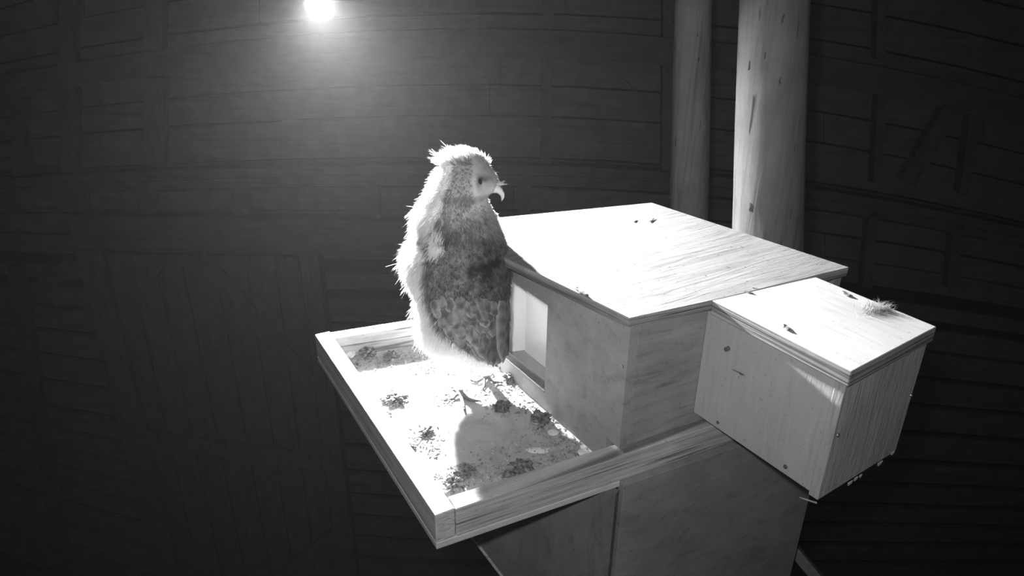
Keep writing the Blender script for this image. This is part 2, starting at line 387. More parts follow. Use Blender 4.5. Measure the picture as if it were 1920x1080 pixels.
# one sheet with a hole: ring of quads
def fpt(s, z, t): p = WA + fdir*s + fin*t; return (p.x, p.y, z)
gs = [0, 0.0235, s0, s1, SL]; gz = [ZF+.0014, zb_, ZT+.0002, zt_, ZW]; skip = {(0, 0), (0, 1), (2, 1), (2, 2)}   # notch over the rim, opening
cells = {(i, j) for i in range(4) for j in range(4)} - skip; vv = {}
def gv(i, j, k):
    if (i, j, k) not in vv: vv[i, j, k] = bm.verts.new(fpt(gs[i], gz[j], TK*k))
    return vv[i, j, k]
for i, j in cells:
    for k in (0, 1): bm.faces.new((gv(i, j, k), gv(i+1, j, k), gv(i+1, j+1, k), gv(i, j+1, k)))
    for (di, dj, a, b_) in ((-1, 0, (i, j), (i, j+1)), (1, 0, (i+1, j), (i+1, j+1)), (0, -1, (i, j), (i+1, j)), (0, 1, (i, j+1), (i+1, j+1))):
        if (i+di, j+dj) not in cells: bm.faces.new((gv(*a, 0), gv(*b_, 0), gv(*b_, 1), gv(*a, 1)))
bmesh.ops.recalc_face_normals(bm, faces=bm.faces)
fp = from_bm('front_panel', bm, M_panel, nb)
# side panel (towards the viewer), set just behind the front panel's end
sn = Vector((-wd.y, wd.x, 0))
a = WA + wd*TK*1.02
bm = bmesh.new(); board(bm, a, WA + wd*0.32, ZT+.0002, ZW, TK, 1); bev(bm, .0006); from_bm('side_panel', bm, M_sidep, nb)
bl_ = WA + fdir*SL
bm = bmesh.new(); FE = Vector((RK.x+.026, RK.y-.03, 0)); board(bm, bl_ - fdir*TK + fin*TK*1.02, FE, ZF+.0014, ZW, TK, 1); from_bm('far_side_panel', bm, M_panel, nb)
bm = bmesh.new(); board(bm, WA + wd*0.30 + sn*(TK+.001), FE + Vector((.001, .001, 0)), ZF+.0014, ZW, TK, 1); from_bm('back_panel', bm, M_panel, nb)
# added white sheets inside: their pale colour stands in for lamplight in the opening
bm = bmesh.new(); ia = bl_ - fdir*(TK+0.0008)*1.0 + fin*(TK+.001)
fed = (FE - (bl_ - fdir*TK + fin*TK*1.02)).normalized(); ia = ia - fdir*0.0050; board(bm, ia, ia + fed*0.20, ZF+0.0015, ZW-0.002, 0.003, 1); 
ib = WA + wd*0.085 - sn*0 + sn*(TK+.003)
from_bm('added_lining', bm, M_white, nb)
bm = bmesh.new(); q0 = WA + fin*0.06 + fdir*0.014; q1 = WA + fin*0.06 + fdir*(SL-0.034)
board(bm, q0, q1, ZF+0.0015, ZW-0.002, 0.004, -1); from_bm('added_white_sheet', bm, M_white, nb)
# thin ply layer under the roof overhang at the back right corner
bm = bmesh.new(); e0 = RE + Vector((0, 0, 0)); 
board(bm, WA + wd*0.305 + sn*(-0.004), WA + wd*0.318 - sn*0.004, 0.10, ZW, 0.010, 1); from_bm('corner_batten', bm, M_sidep, nb)
# sill strip at the foot of the opening
bm = bmesh.new(); sa = fpt(s0, zb_, 0.0); board(bm, WA + fdir*(s0+.0004) - fin*0.001, WA + fdir*(s1-.0004) - fin*0.001, zb_+.0001, zb_+0.0035, TK+.003, 1 if fin.dot(Vector((-fdir.y, fdir.x, 0))) > 0 else -1)
from_bm('sill_strip', bm, M_sidep, nb)

# ------------------------------------------------------------------ side box
sb = empty('side_box', (0.09, 0.23, ZT)); tag(sb, 'smaller fresh plywood box fixed to the right side of the nest box', 'box')
SA = Vector((0.1722, 0.1562, H)); SB = uz(1752, 612, H) + Vector((0.002, 0.001, 0))
bm = bmesh.new(); J2 = RJ + (RQ-RJ).normalized()*0.0
lid_ring = [RJ + (SA-RJ).normalized()*0.0012, SA, SB, RQ + (SB-RQ).normalized()*0.0012]
prism(bm, lid_ring, 0.2235, H+0.0003); bev(bm, .0010)
lid = from_bm('lid', bm, M_lid, sb); lid.data.materials.append(M_edge)
for p in lid.data.polygons:
    if abs(p.normal.z) < 0.6: p.material_index = 1
ZS0, ZS1 = 0.084, 0.2234
C1 = uz(1531, 938, ZS0); C2 = uz(1686, 843, ZS0); C0 = uz(1312, 790, ZS0)
V0 = Vector((0.0, 0.1585, 0)); V1 = Vector((0.1680, 0.1603, 0)); V2 = Vector((0.1615, 0.3035, 0))
fd = (V1-V0).normalized(); ed = (V2-V1).normalized()
hit = isect(WA, wd, V1, -fd)
bm = bmesh.new(); board(bm, hit + fd*0.0008, V1 - fd*0.0112, ZS0+0.004, ZS1, 0.011, 1); bev(bm, .0006); from_bm('front_panel', bm, M_fresh, sb)
bm = bmesh.new(); board(bm, V1 - fd*0.011, V1 - fd*0.0006, ZS0, ZS1, 0.011, 1); bev(bm, .0006); 
M_endgr = wood('fresh_end_strip', 0.42, (110, 110, 14), 0.4, 1.0, 0.0, 0.4, 0.75)
from_bm('corner_strip', bm, M_endgr, sb)
bm = bmesh.new(); board(bm, V1, V2, ZS0, ZS1, 0.011, 1); bev(bm, .0006)
# shift: this end panel laps over the strip
from_bm('end_panel', bm, M_rough, sb)
bk = V2 - fd*0.0; hit2 = isect(WA, wd, V2, -fd)
bm = bmesh.new(); board(bm, hit2 + fd*0.001, V2 - fd*0.012, ZS0, ZS1, 0.011, -1); from_bm('back_panel', bm, M_fresh, sb)
bm = bmesh.new(); prism(bm, [hit + fd*0.002 + ed*0.012, V1 - fd*0.012 + ed*0.012, V2 - fd*0.012 - ed*0.012, hit2 + fd*0.002 - ed*0.012], ZS0+0.004, ZS0+0.012); from_bm('base_panel', bm, M_fresh, sb)

# ------------------------------------------------------------------ screws (parts of the boxes)
def screw(px, py, p0, n, parent, r=0.0026, out=0.0016, stem=False):
    n = Vector(n).normalized()
    if n.dot(CAM-Vector(p0)) < 0: n = -n
    c = upl(px, py, p0, n); bm = bmesh.new()
    cyl(bm, c - n*0.0004, c + n*out, r, r*0.82, 20)
    bmesh.ops.create_uvsphere(bm, u_segments=12, v_segments=6, radius=r*0.42, matrix=Matrix.Translation(c+n*out*0.9))
    if stem: cyl(bm, c, c + n*out*0.9, r*0.5)
    return from_bm('screw', bm, M_steel, parent, False)
nfs = Vector((-fd.y, fd.x, 0)); nes = Vector((-ed.y, ed.x, 0))
screw(1366, 653, V0, nfs, sb, 0.0027, 0.005); screw(1473, 875, V0, nfs, sb, 0.0027, 0.0012); screw(1346, 792, V0, nfs, sb, 0.0022, 0.0008)
screw(1571, 816, V1, nes, sb, 0.0024, 0.001); screw(1708, 741, V1, nes, sb, 0.0024, 0.001); screw(1703, 664, V1, nes, sb, 0.0012, 0.0008)
screw(1167, 687, p0, nF, nb, 0.0024, 0.0012)

# torn splinters along the lower edge of the end panel and a loose sliver by the corner
ne_ = nes if nes.dot(CAM-V1) > 0 else -nes
for (x, y, L_, w_) in ((1592, 906, .006, .0022), (1603, 898, .004, .002), (1648, 869, .006, .0028), (1672, 850, .004, .0016), (1612, 893, .003, .0012)):
    c = upl(x, y, V1, ne_); bm = bmesh.new(); d_ = ed
    hexa(bm, [c + d_*L_ + Vector((0, 0, .002)), c - d_*L_*.6 + Vector((0, 0, .002)), c - d_*L_*.3 - Vector((0, 0, w_)), c + d_*L_*.5 - Vector((0, 0, w_*.6))],
         [p + ne_*.0012 for p in (c + d_*L_*.9 + Vector((0, 0, .0015)), c - d_*L_*.5 + Vector((0, 0, .0015)), c - d_*L_*.3 - Vector((0, 0, w_*.8)), c + d_*L_*.4 - Vector((0, 0, w_*.5)))])
    from_bm('splinter', bm, M_rimx, sb)
bm = bmesh.new(); a_ = upl(1499, 934, V1 - fd*.012, nfs); b_2 = upl(1531, 943, V1 - fd*.012, nfs)
cyl(bm, a_ + Vector((0, 0, .001)), b_2, .0006, .0011, 6); from_bm('splinter', bm, M_rimx, sb)
nf_ = nfs if nfs.dot(CAM-V0) > 0 else -nfs
bm = bmesh.new()
for k in range(26):
    c = upl(1386, 698, V0, nf_) + fd*uni(-.003, .003); cyl(bm, c, c + fd*uni(.003, .008)*(1 if k % 3 else -1) + nf_*uni(.001, .005) + Vector((0, 0, uni(-.002, .003))), .0003, .0001, 4)
o = from_bm('fluff_wisp', bm, M_steel, sb); o['kind'] = 'stuff'

# ------------------------------------------------------------------ lower box that carries the tray
lb = empty('pedestal_box', (-0.15, 0.2, -0.5)); tag(lb, 'tall dark plywood pedestal box standing under the tray', 'pedestal')
L0 = Vector((LB0.x, LB0.y, 0)); x_off = 0.004
Lr = upl(1506, 939, (L0.x, L0.y, 0), Vector((dYn.y, -dYn.x, 0)))
Lr = Vector((Lr.x, Lr.y, 0)); ld = (Lr-L0).normalized()
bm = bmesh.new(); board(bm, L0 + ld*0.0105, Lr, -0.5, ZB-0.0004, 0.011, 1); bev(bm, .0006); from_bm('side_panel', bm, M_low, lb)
# slanting side panel that spreads under the tray, cut off diagonally at its outer edge
gd = Vector((-0.88, -0.47, 0)).normalized(); gn = Vector((-gd.y, gd.x, 0))
if gn.y < 0: gn = -gn
q = [upl(910, 1038, L0, gn), upl(942, 1080, L0, gn)]
dd = (q[1]-q[0])/(q[1].z-q[0].z)
gt = q[0] + dd*(ZP-0.0006-q[0].z); st = (gt-L0).dot(gd); slope = dd.dot(gd); zlow = ZP - 0.0006
def gp3(s, z): return Vector((L0.x, L0.y, 0)) + gd*s + Vector((0, 0, z))
zz = zlow - (st-0.03)/slope
ring = [gp3(0, -0.5), gp3(0, zlow), gp3(st, zlow), gp3(0.03, zz), gp3(0.03, -0.5)]
print('lamp', LAMP); print('gusset', st, slope, zz)
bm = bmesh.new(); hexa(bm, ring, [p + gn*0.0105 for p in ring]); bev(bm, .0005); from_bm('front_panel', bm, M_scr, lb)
bm = bmesh.new(); e1 = [gp3(st, zlow), gp3(st-.0045, zlow), gp3(st-.0045+(-.20)*0, zlow)]
ra = [gp3(st, zlow), gp3(0.034, zz+.004*0), gp3(0.030, zz), gp3(st-.006, zlow)]
hexa(bm, [p - gn*.0018 for p in ra], [p - gn*.0001 for p in ra]); from_bm('edge_strip', bm, M_rimx, lb)
pa = upl(1468, 1010, Lr - FH*-.06, FH); pb = upl(1640, 1216, Lr + FH*.06, FH)
bm = bmesh.new(); dz = (pb-pa).normalized(); up_ = dz.cross(FH).normalized()*.0085
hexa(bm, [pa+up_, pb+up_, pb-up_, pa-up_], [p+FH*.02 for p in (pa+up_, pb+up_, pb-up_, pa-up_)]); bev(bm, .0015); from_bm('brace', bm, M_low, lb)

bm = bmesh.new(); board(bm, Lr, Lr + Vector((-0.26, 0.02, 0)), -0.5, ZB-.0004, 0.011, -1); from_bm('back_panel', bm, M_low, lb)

# ------------------------------------------------------------------ lamp
lm = empty('infrared_lamp', LAMP + Vector((0, 0, 0.2))); tag(lm, 'bright round lamp glaring in front of the dark wall, above and left of the owl', 'lamp')
m_em = bpy.data.materials.new('lamp_glow'); m_em.use_nodes = True; nt = m_em.node_tree
for n_ in list(nt.nodes): nt.nodes.remove(n_)
e_ = nt.nodes.new('ShaderNodeEmission'); o_ = nt.nodes.new('ShaderNodeOutputMaterial'); nt.links.new(e_.outputs[0], o_.inputs[0])
RB_ = 0.024; e_.inputs[1].default_value = KEY_W/(4*math.pi**2*RB_**2) * 0.32
LD = (Vector((-0.2, -0.05, 0.05)) - LAMP).normalized()
LQ = LD.to_track_quat('Z', 'Y').to_matrix().to_4x4()
def lring(bm, prof, n=40):
    """surface of revolution about the lamp's beam; prof = (radius, distance along the beam)"""
    rs = []
    for r, h in prof:
        rs.append([bm.verts.new(LAMP + LQ.to_3x3() @ Vector((r*math.cos(2*math.pi*k/n), r*math.sin(2*math.pi*k/n), h))) for k in range(n)])
    for i in range(len(rs)-1):
        for k in range(n): bm.faces.new((rs[i][k], rs[i][(k+1) % n], rs[i+1][(k+1) % n], rs[i+1][k]))
    return rs
bm = bmesh.new(); rs = lring(bm, [(RB_, 0.0), (RB_*0.8, 0.004), (RB_*0.45, 0.0065), (RB_*0.1, 0.0075)]); bm.faces.new(rs[-1]); bm.faces.new(rs[0][::-1])
from_bm('glowing_lens', bm, m_em, lm, False)
bm = bmesh.new(); rs = lring(bm, [(RB_+0.0006, 0.001), (RB_+0.0006, 0.042), (RB_+0.003, 0.042), (RB_+0.004, -0.004), (RB_+0.004, -0.06), (RB_-0.004, -0.07), (0.004, -0.071)])
bm.faces.new(rs[-1]); o = lring(bm, [(RB_+0.0006, 0.001), (RB_+0.0006, -0.0015)]); bm.faces.new(o[-1]); from_bm('housing', bm, M_black, lm)
tp = LAMP + LQ.to_3x3() @ Vector((0, 0, -0.035))
bm = bmesh.new(); cyl(bm, tp, Vector((tp.x, tp.y, 3.2)), 0.006, None, 12); from_bm('hanging_rod', bm, M_black, lm)
#OWL
# ------------------------------------------------------------------ the young barn owl
ZFL = ZF + 0.0012
F1 = uz(862, 740, ZFL); F2 = uz(910, 712, ZFL)
OM = (F1 + F2)*0.5
MPP = (OM-CAM).dot(FW)/FPX                                     # metres per pixel at the owl
def onp(px, py, fwd=0.0):
    """a point in the owl's upright plane, fwd metres towards the camera"""
    return upl(px, py, OM - FH*fwd, FH)
def topx(p):
    d = p-CAM; z = d.dot(FW); return 960+FPX*d.dot(RT)/z, 540-FPX*d.dot(UP)/z
TAB = [(289, 850, 886, .8), (294, 842, 897, .9), (302, 835, 908, .95), (314, 825, 920, 1.0), (330, 817, 930, 1.0), (343, 809, 936, 1.0), (351, 806, 930, .98), (357, 803, 917, .95), (364, 800, 911, .95), (374, 797, 912, .9),
       (386, 786, 918, .9), (397, 783, 923, .88), (412, 787, 930, .84), (428, 793, 937, .82), (440, 789, 941, .82), (454, 775, 946, .8), (474, 767, 953, .8), (498, 767, 957, .8), (520, 775, 956, .82),
       (540, 788, 954, .84), (565, 793, 953, .84), (590, 794, 953, .84), (615, 794, 952, .82), (640, 806, 950, .78), (657, 826, 947, .7), (670, 850, 942, .6), (681, 874, 935, .5), (688, 893, 922, .4)]
owl = empty('owl', (OM.x, OM.y, ZFL)); tag(owl, 'fluffy young owl standing on the tray beside the box opening, head turned right', 'owl')
ty = np.array([t[0] for t in TAB], float)
def cr(col_, y): return float(np.interp(y, ty, [t[col_] for t in TAB]))
def smooth(col_, y): return sum(cr(col_, y+d)*w for d, w in ((-8, .15), (-4, .2), (0, .3), (4, .2), (8, .15)))
bm = bmesh.new(); NS = 48; rings = []
yy = list(np.linspace(289, 688, 88))
for y in yy:
    e = 0 if 305 < y < 676 else 1
    xl = cr(1, y) if e else smooth(1, y); xr = cr(2, y) if e else smooth(2, y); rt = cr(3, y)*(1.28 if y < 640 else 1.28 - .28*(y-640)/48)
    A = onp(xl, y); B = onp(xr, y); c = (A+B)/2; a = (B-A).length/2
    rings.append([bm.verts.new(c + RH*(a*math.cos(2*math.pi*k/NS)) - FH*(a*rt*math.sin(2*math.pi*k/NS))) for k in range(NS)])
for i in range(len(rings)-1):
    for k in range(NS): bm.faces.new((rings[i][k], rings[i][(k+1) % NS], rings[i+1][(k+1) % NS], rings[i+1][k]))
bm.faces.new(rings[0]); bm.faces.new(rings[-1][::-1])
def tube(bm, pts, seg=10):
    """closed tapering tube through (point, radius) pairs"""
    P = [Vector(p) for p, r in pts]; R_ = [r for p, r in pts]; rs = []
    for i, p in enumerate(P):
        t = (P[min(i+1, len(P)-1)] - P[max(i-1, 0)]).normalized()
        u = t.cross(Vector((0.3, 0.2, 0.93))).normalized(); w = t.cross(u).normalized()
        rs.append([bm.verts.new(p + (u*math.cos(2*math.pi*k/seg) + w*math.sin(2*math.pi*k/seg))*R_[i]) for k in range(seg)])
    for i in range(len(rs)-1):
        for k in range(seg): bm.faces.new((rs[i][k], rs[i][(k+1) % seg], rs[i+1][(k+1) % seg], rs[i+1][k]))
    bm.faces.new(rs[0][::-1]); bm.faces.new(rs[-1])
def fl(px, py, h): return uz(px, py, ZFL + h) + Vector((0, 0, 0))
m_ = MPP
top1 = onp(886, 664, 0.004); top2 = onp(915, 666, -0.006)
k1 = F1 + Vector((0, 0, 0.007)); k2 = F2 + Vector((0, 0, 0.007))
tube(bm, [(top1, 13*m_), (top1.lerp(k1, .45), 10*m_), (top1.lerp(k1, .8), 6.5*m_), (k1, 5.5*m_)])
tube(bm, [(top2, 13*m_), (top2.lerp(k2, .45), 10*m_), (top2.lerp(k2, .8), 6.5*m_), (k2, 5.5*m_)])
talons = []
def toe(k, pts, r=3.6):
    P = [(k, r*1.1*m_)] + [(fl(x, y, r*m_*(.95 - .1*i)), r*m_*(1-.12*i)) for i, (x, y) in enumerate(pts[:-1])]
    tube(bm, P); a = P[-1][0]; b_ = fl(pts[-1][0], pts[-1][1], 0.0004); mid = a.lerp(b_, .5) + Vector((0, 0, 0.0022))
    talons.append([(a, r*.62*m_), (mid, r*.5*m_), (b_, r*.08*m_)])
toe(k1, [(878, 748), (893, 752), (905, 756)]); toe(k1, [(868, 757), (870, 766), (872, 777)]); toe(k1, [(852, 746), (846, 749), (840, 752)], 3.2); toe(k1, [(856, 732), (850, 728), (842, 727)], 3.2)
toe(k2, [(896, 716), (886, 715), (878, 713)]); toe(k2, [(908, 722), (906, 727), (905, 733)], 3.2); toe(k2, [(926, 716), (936, 717), (945, 720)]); toe(k2, [(915, 706), (921, 704), (927, 702)], 3.0)
bmesh.ops.recalc_face_normals(bm, faces=bm.faces)
me = bpy.data.meshes.new('body_raw'); bm.to_mesh(me); bm.free()
tmp = bpy.data.objects.new('body_raw', me); col.objects.link(tmp)
md = tmp.modifiers.new('fuse', 'REMESH'); md.mode = 'VOXEL'; md.voxel_size = 0.0017
ms = tmp.modifiers.new('soft', 'SMOOTH'); ms.factor = 0.5; ms.iterations = 3
dg = bpy.context.evaluated_depsgraph_get(); body_me = bpy.data.meshes.new_from_object(tmp.evaluated_get(dg))
bpy.data.objects.remove(tmp); body_me.name = 'body'
for p in body_me.polygons: p.use_smooth = True

NZ = lambda v, s: noise.noise(Vector(v)*s)
def blob(x, y, cx_, cy_, rx, ry):
    q = ((x-cx_)/rx)**2 + ((y-cy_)/ry)**2; return math.exp(-q)
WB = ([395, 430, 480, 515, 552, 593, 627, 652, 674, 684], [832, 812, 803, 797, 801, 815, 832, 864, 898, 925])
def plume(p, x, y, facing=True):
    """grey of the plumage at a point, lamplit white and eye glint painted in"""
    v = 0.42
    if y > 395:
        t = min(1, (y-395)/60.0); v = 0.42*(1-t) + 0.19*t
    v += 0.09*NZ(p, 90) + 0.05*NZ(p, 230)
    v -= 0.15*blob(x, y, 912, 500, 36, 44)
    if y < 400:
        v += 0.12*blob(x, y, 920, 356, 18, 22)
        v += 0.14*blob(x, y, 889+.25*max(0, y-350), 350, 4, 45)
        v -= 0.08*blob(x, y, 868, 340, 12, 40)
    v -= 0.30*blob(x, y, 911, 335, 12, 7) + 0.3*blob(x, y, 899, 340, 6, 9) - .2*blob(x, y, 905, 343, 2.2, 4)  # dark eye patch; the small pale spot is a painted glint
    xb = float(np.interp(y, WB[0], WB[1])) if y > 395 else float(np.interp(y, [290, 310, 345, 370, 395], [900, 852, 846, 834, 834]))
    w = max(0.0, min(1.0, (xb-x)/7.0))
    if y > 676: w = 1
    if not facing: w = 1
    v = v*(1-w) + 0.93*w  # left side whitened: pale down plus lamplight painted into the tint
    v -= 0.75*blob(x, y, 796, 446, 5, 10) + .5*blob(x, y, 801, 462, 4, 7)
    sp = NZ(p, 420)
    if sp > 0.25 and w < .5 and not (x > 890 and y < 385): v *= 0.5
    return max(0.03, min(0.93, v))
m_fl, nt, b = mat_base('plumage', 0.9, 0.05)
at = nt.nodes.new('ShaderNodeAttribute'); at.attribute_name = 'tint'
nt.links.new(at.outputs['Color'], b.inputs['Base Color'])
m_dn = bpy.data.materials.new('down'); m_dn.use_nodes = True; nt = m_dn.node_tree
b = nt.nodes['Principled BSDF']; b.inputs['Roughness'].default_value = 1.0; b.inputs['Specular IOR Level'].default_value = 0.0
at = nt.nodes.new('ShaderNodeAttribute'); at.attribute_name = 'tint'; nt.links.new(at.outputs['Color'], b.inputs['Base Color'])
tr = nt.nodes.new('ShaderNodeBsdfTranslucent'); nt.links.new(at.outputs['Color'], tr.inputs[0])
mx = nt.nodes.new('ShaderNodeMixShader'); mx.inputs[0].default_value = 0.5
nt.links.new(b.outputs[0], mx.inputs[1]); nt.links.new(tr.outputs[0], mx.inputs[2]); nt.links.new(mx.outputs[0], nt.nodes['Material Output'].inputs[0])
def set_tint(me, vals):
    a = me.color_attributes.new('tint', 'FLOAT_COLOR', 'POINT'); arr = np.ones((len(vals), 4), np.float32); arr[:, :3] = np.array(vals)[:, None]
    a.data.foreach_set('color', arr.ravel())
tv = []
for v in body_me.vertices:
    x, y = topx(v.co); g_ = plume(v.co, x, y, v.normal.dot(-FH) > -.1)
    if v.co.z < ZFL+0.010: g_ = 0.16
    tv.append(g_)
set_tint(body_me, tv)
link('body', body_me, m_fl, owl)
bvh = BVHTree.FromPolygons([v.co.copy() for v in body_me.vertices], [tuple(p.vertices) for p in body_me.polygons])
def surf(px, py):
    d = ray(px, py).normalized(); h = bvh.ray_cast(CAM, d); return (h[0], h[1]) if h[0] is not None else (None, None)
# down: tens of thousands of fine tufts rooted in the skin
rng = np.random.default_rng(5)
body_me.calc_loop_triangles()
tri = np.array([t.vertices[:] for t in body_me.loop_triangles]); co = np.array([v.co[:] for v in body_me.vertices])
T0, T1, T2 = co[tri[:, 0]], co[tri[:, 1]], co[tri[:, 2]]
cr_ = np.cross(T1-T0, T2-T0); ar = np.linalg.norm(cr_, axis=1)/2; nrm = cr_/(2*ar[:, None]+1e-12)
def inwing(x, y):
    if y < 455 or y > 700: return 0.0
    xl = np.interp(y, WB[0], WB[1]); xr = 956
    return 1.0 if xl < x < xr else 0.0
Ns = 120000; pick = rng.choice(len(tri), Ns, p=ar/ar.sum()); u_ = rng.random((Ns, 2)); fl_ = u_.sum(1) > 1; u_[fl_] = 1-u_[fl_]
P0 = T0[pick] + (T1-T0)[pick]*u_[:, :1] + (T2-T0)[pick]*u_[:, 1:]; NN = nrm[pick]
V, Fc, TI = [], [], []
for i in range(Ns):
    p = Vector(P0[i]); n = Vector(NN[i]);
    if p.z < ZFL + 0.012: continue
    x, y = topx(p); facing = n.dot(-FH) > 0.05; w = inwing(x, y) if facing else 0.0
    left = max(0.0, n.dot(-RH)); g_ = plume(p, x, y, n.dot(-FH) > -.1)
    L = 0.0065 + 0.0085*left**1.3
    if y < 392:
        L = 0.0042 + 0.0045*left
        if x > 882 and facing: L = 0.0026
        if y < 312: L += 0.004
    if w:
        if y > 575 and rng.random() < 0.35*min(1, (y-575)/30.0): continue
        L = 0.0036
    if y > 665: L = 0.0042
    L *= rng.uniform(0.6, 1.35)
    if rng.random() < 0.02 and left > .2: L *= 1.7
    clump = Vector((NZ(p, 150), NZ(p+Vector((3, 1, 2)), 150), NZ(p+Vector((7, 5, 1)), 150)))
    dn = Vector((0, 0, -1)) if y > 312 else (-RH*0.6 + Vector((0, 0, 0.2)))
    d = (n*(0.55+0.3*left) + dn*0.75 + clump*0.55 + Vector(rng.normal(0, .22, 3))).normalized()
    if y < 392 and x > 882 and facing: d = (n*0.25 + RH*(-0.4) + dn*0.5 + Vector(rng.normal(0, .2, 3))).normalized()
    sd = d.cross(Vector(rng.normal(0, 1, 3))).normalized(); wd_ = rng.uniform(0.00016, 0.00034)*(1.3 if L > .009 else 1)
    d2 = (d + dn*0.45 + Vector(rng.normal(0, .15, 3))).normalized()
    base = p - n*0.0006; mid = base + d*L*0.55; tip = mid + d2*L*0.5
    k = len(V); V += [base-sd*wd_, base+sd*wd_, mid+sd*wd_*.75, mid-sd*wd_*.75, tip]; Fc += [(k, k+1, k+2, k+3), (k+3, k+2, k+4)]
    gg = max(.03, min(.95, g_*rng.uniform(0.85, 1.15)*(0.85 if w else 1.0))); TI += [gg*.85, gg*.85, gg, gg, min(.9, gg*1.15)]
# white shoulder tuft hanging over the wing
for q_ in range(900):
    X = rng.normal(818, 6); Y = rng.normal(452, 11); h, n = surf(X, Y)
    if h is None: continue
    d = (n*.35 + Vector((0, 0, -1)) - RH*rng.uniform(.0, .5) + Vector(rng.normal(0, .16, 3))).normalized(); L = rng.uniform(.006, .016); sd = d.cross(n).normalized()*.0004
    k = len(V); V += [h-sd, h+sd, h+d*L*.6+n*.002+sd*.7, h+d*L*.6+n*.002-sd*.7, h+d*L]; Fc += [(k, k+1, k+2, k+3), (k+3, k+2, k+4)]; TI += [.92]*5
# whiskers over the beak and a tall tuft on the crown
for (x, y, dx, dy, L, n_) in ((932, 345, 1, .05, .0085, 60), (934, 352, 1, .55, .006, 14), (873, 291, .1, -1, .007, 30), (848, 296, -.3, -1, .006, 40), (880, 290, .25, -1, .0065, 14)):
    for q_ in range(n_):
        p = onp(x+rng.normal(0, 3), y+rng.normal(0, 2.2), rng.uniform(-.008, .012)); d = (RH*dx - Vector((0, 0, dy)) + Vector(rng.normal(0, .22, 3))).normalized()
        LL = L*rng.uniform(.5, 1.2); sd = d.cross(Vector(rng.normal(0, 1, 3))).normalized()*.0004
        k = len(V); V += [p-sd, p+sd, p+d*LL*.5+sd*.7, p+d*LL*.5-sd*.7, p+d*LL]; Fc += [(k, k+1, k+2, k+3), (k+3, k+2, k+4)]; TI += [.7]*5
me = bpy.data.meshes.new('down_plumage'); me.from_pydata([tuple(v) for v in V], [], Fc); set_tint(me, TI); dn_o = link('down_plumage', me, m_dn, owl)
dn_o['kind'] = 'stuff'
# facial disc ruff: a soft raised ridge framing the face
# wing: overlapping feathers laid down the near side
def feather(V, F, TI, px, py, dx, dy, L, W, tone, bars=3, lift=0.0035, off=0.0012, edge=1.25):
    h, n = surf(px, py)
    if h is None: return
    NL, NW_ = 9, 4; d0 = Vector((dx, dy)).normalized(); pr_ = Vector((-d0.y, d0.x)); k = len(V)
    for i in range(NL+1):
        t = i/NL; hw = W*(min(1, (t*3.2+.25))**.6)*(1-max(0, (t-.72)/.28)**2.2*.95)
        for j in range(NW_+1):
            s = j/NW_*2-1; X = px + d0.x*L*t + pr_.x*hw*s; Y = py + d0.y*L*t + pr_.y*hw*s
            h2, n2 = surf(X, Y)
            if h2 is None:
                h2 = V[-1] if len(V) > k else h; n2 = n
                V.append(Vector(h2) - Vector((0, 0, 0.0001))); 
            else: V.append(h2 + n2*(off + lift*t - 0.0012*s*s))
            bar = 0.5+0.5*math.sin(2*math.pi*(t*bars+0.15*abs(s)) + px*0.7)
            c = tone*(0.62+0.5*(bar > .42)) + 0.03*NZ((X*.1, Y*.1, 1.0), 3)
            if abs(s) > .9 or t > .93: c = tone*edge*.98
            c *= 1 + .35*NZ((X*.13, Y*.13, 2.0), 1.0)
            if abs(s) < .08: c *= .75
            TI.append(max(.03, c))
    for i in range(NL):
        for j in range(NW_):
            a = k+i*(NW_+1)+j; F.append((a, a+1, a+NW_+2, a+NW_+1))
V, F, TI = [], [], []
rr = random.Random(3)
y = 655
while y > 560:
    t = (655-y)/175.0
    xl = float(np.interp(y+22*(1-t)+8, WB[0], WB[1]))-3; xr = 926 if y > 540 else 938
    x = xl + rr.uniform(0, 6)
    while x < xr:
        ln = (30*(1-t) + 18*t)*rr.uniform(.75, 1.25); w = (10*(1-t)+7*t)*rr.uniform(.8, 1.2)
        slant = 0.5*(1-(x-xl)/max(20, xr-xl)) + rr.uniform(-.12, .2)
        feather(V, F, TI, x, y+rr.uniform(-7, 7), slant, 1, ln*1.15, w, (0.20 - 0.06*blob(x, y, 905, 500, 30, 40))*rr.uniform(.8, 1.15), rr.uniform(.5, 1.2), off=.0010+.0022*t, edge=rr.uniform(1.0, 1.5))
        x += (15*(1-t)+10*t)*rr.uniform(.8, 1.2)
    y -= (17*(1-t)+11*t)
me = bpy.data.meshes.new('wing_coverts'); me.from_pydata([tuple(v) for v in V], [], F); set_tint(me, TI)
for p in me.polygons: p.use_smooth = True
w_ = link('wing', me, m_fl, owl); w_['label'] = 'grey mottled wing with small overlapping feathers'
V, F, TI = [], [], []
for (x, y, dx, L, w, tn) in ((905, 600, .10, 78, 10, .16), (886, 606, .32, 66, 10, .2), (868, 590, .45, 66, 10, .19), (916, 585, .06, 96, 10, .14), (944, 566, -.02, 108, 9, .19), (937, 562, .0, 112, 11, .23)):
    feather(V, F, TI, x, y, dx, 1, L, w, tn, 4, .003, .0042 if x > 930 else .003, 1.5)
me = bpy.data.meshes.new('flight_feathers'); me.from_pydata([tuple(v) for v in V], [], F); set_tint(me, TI)
for p in me.polygons: p.use_smooth = True
w_ = link('flight_feathers', me, m_fl, owl); w_['label'] = 'long barred flight feathers with pale edges'
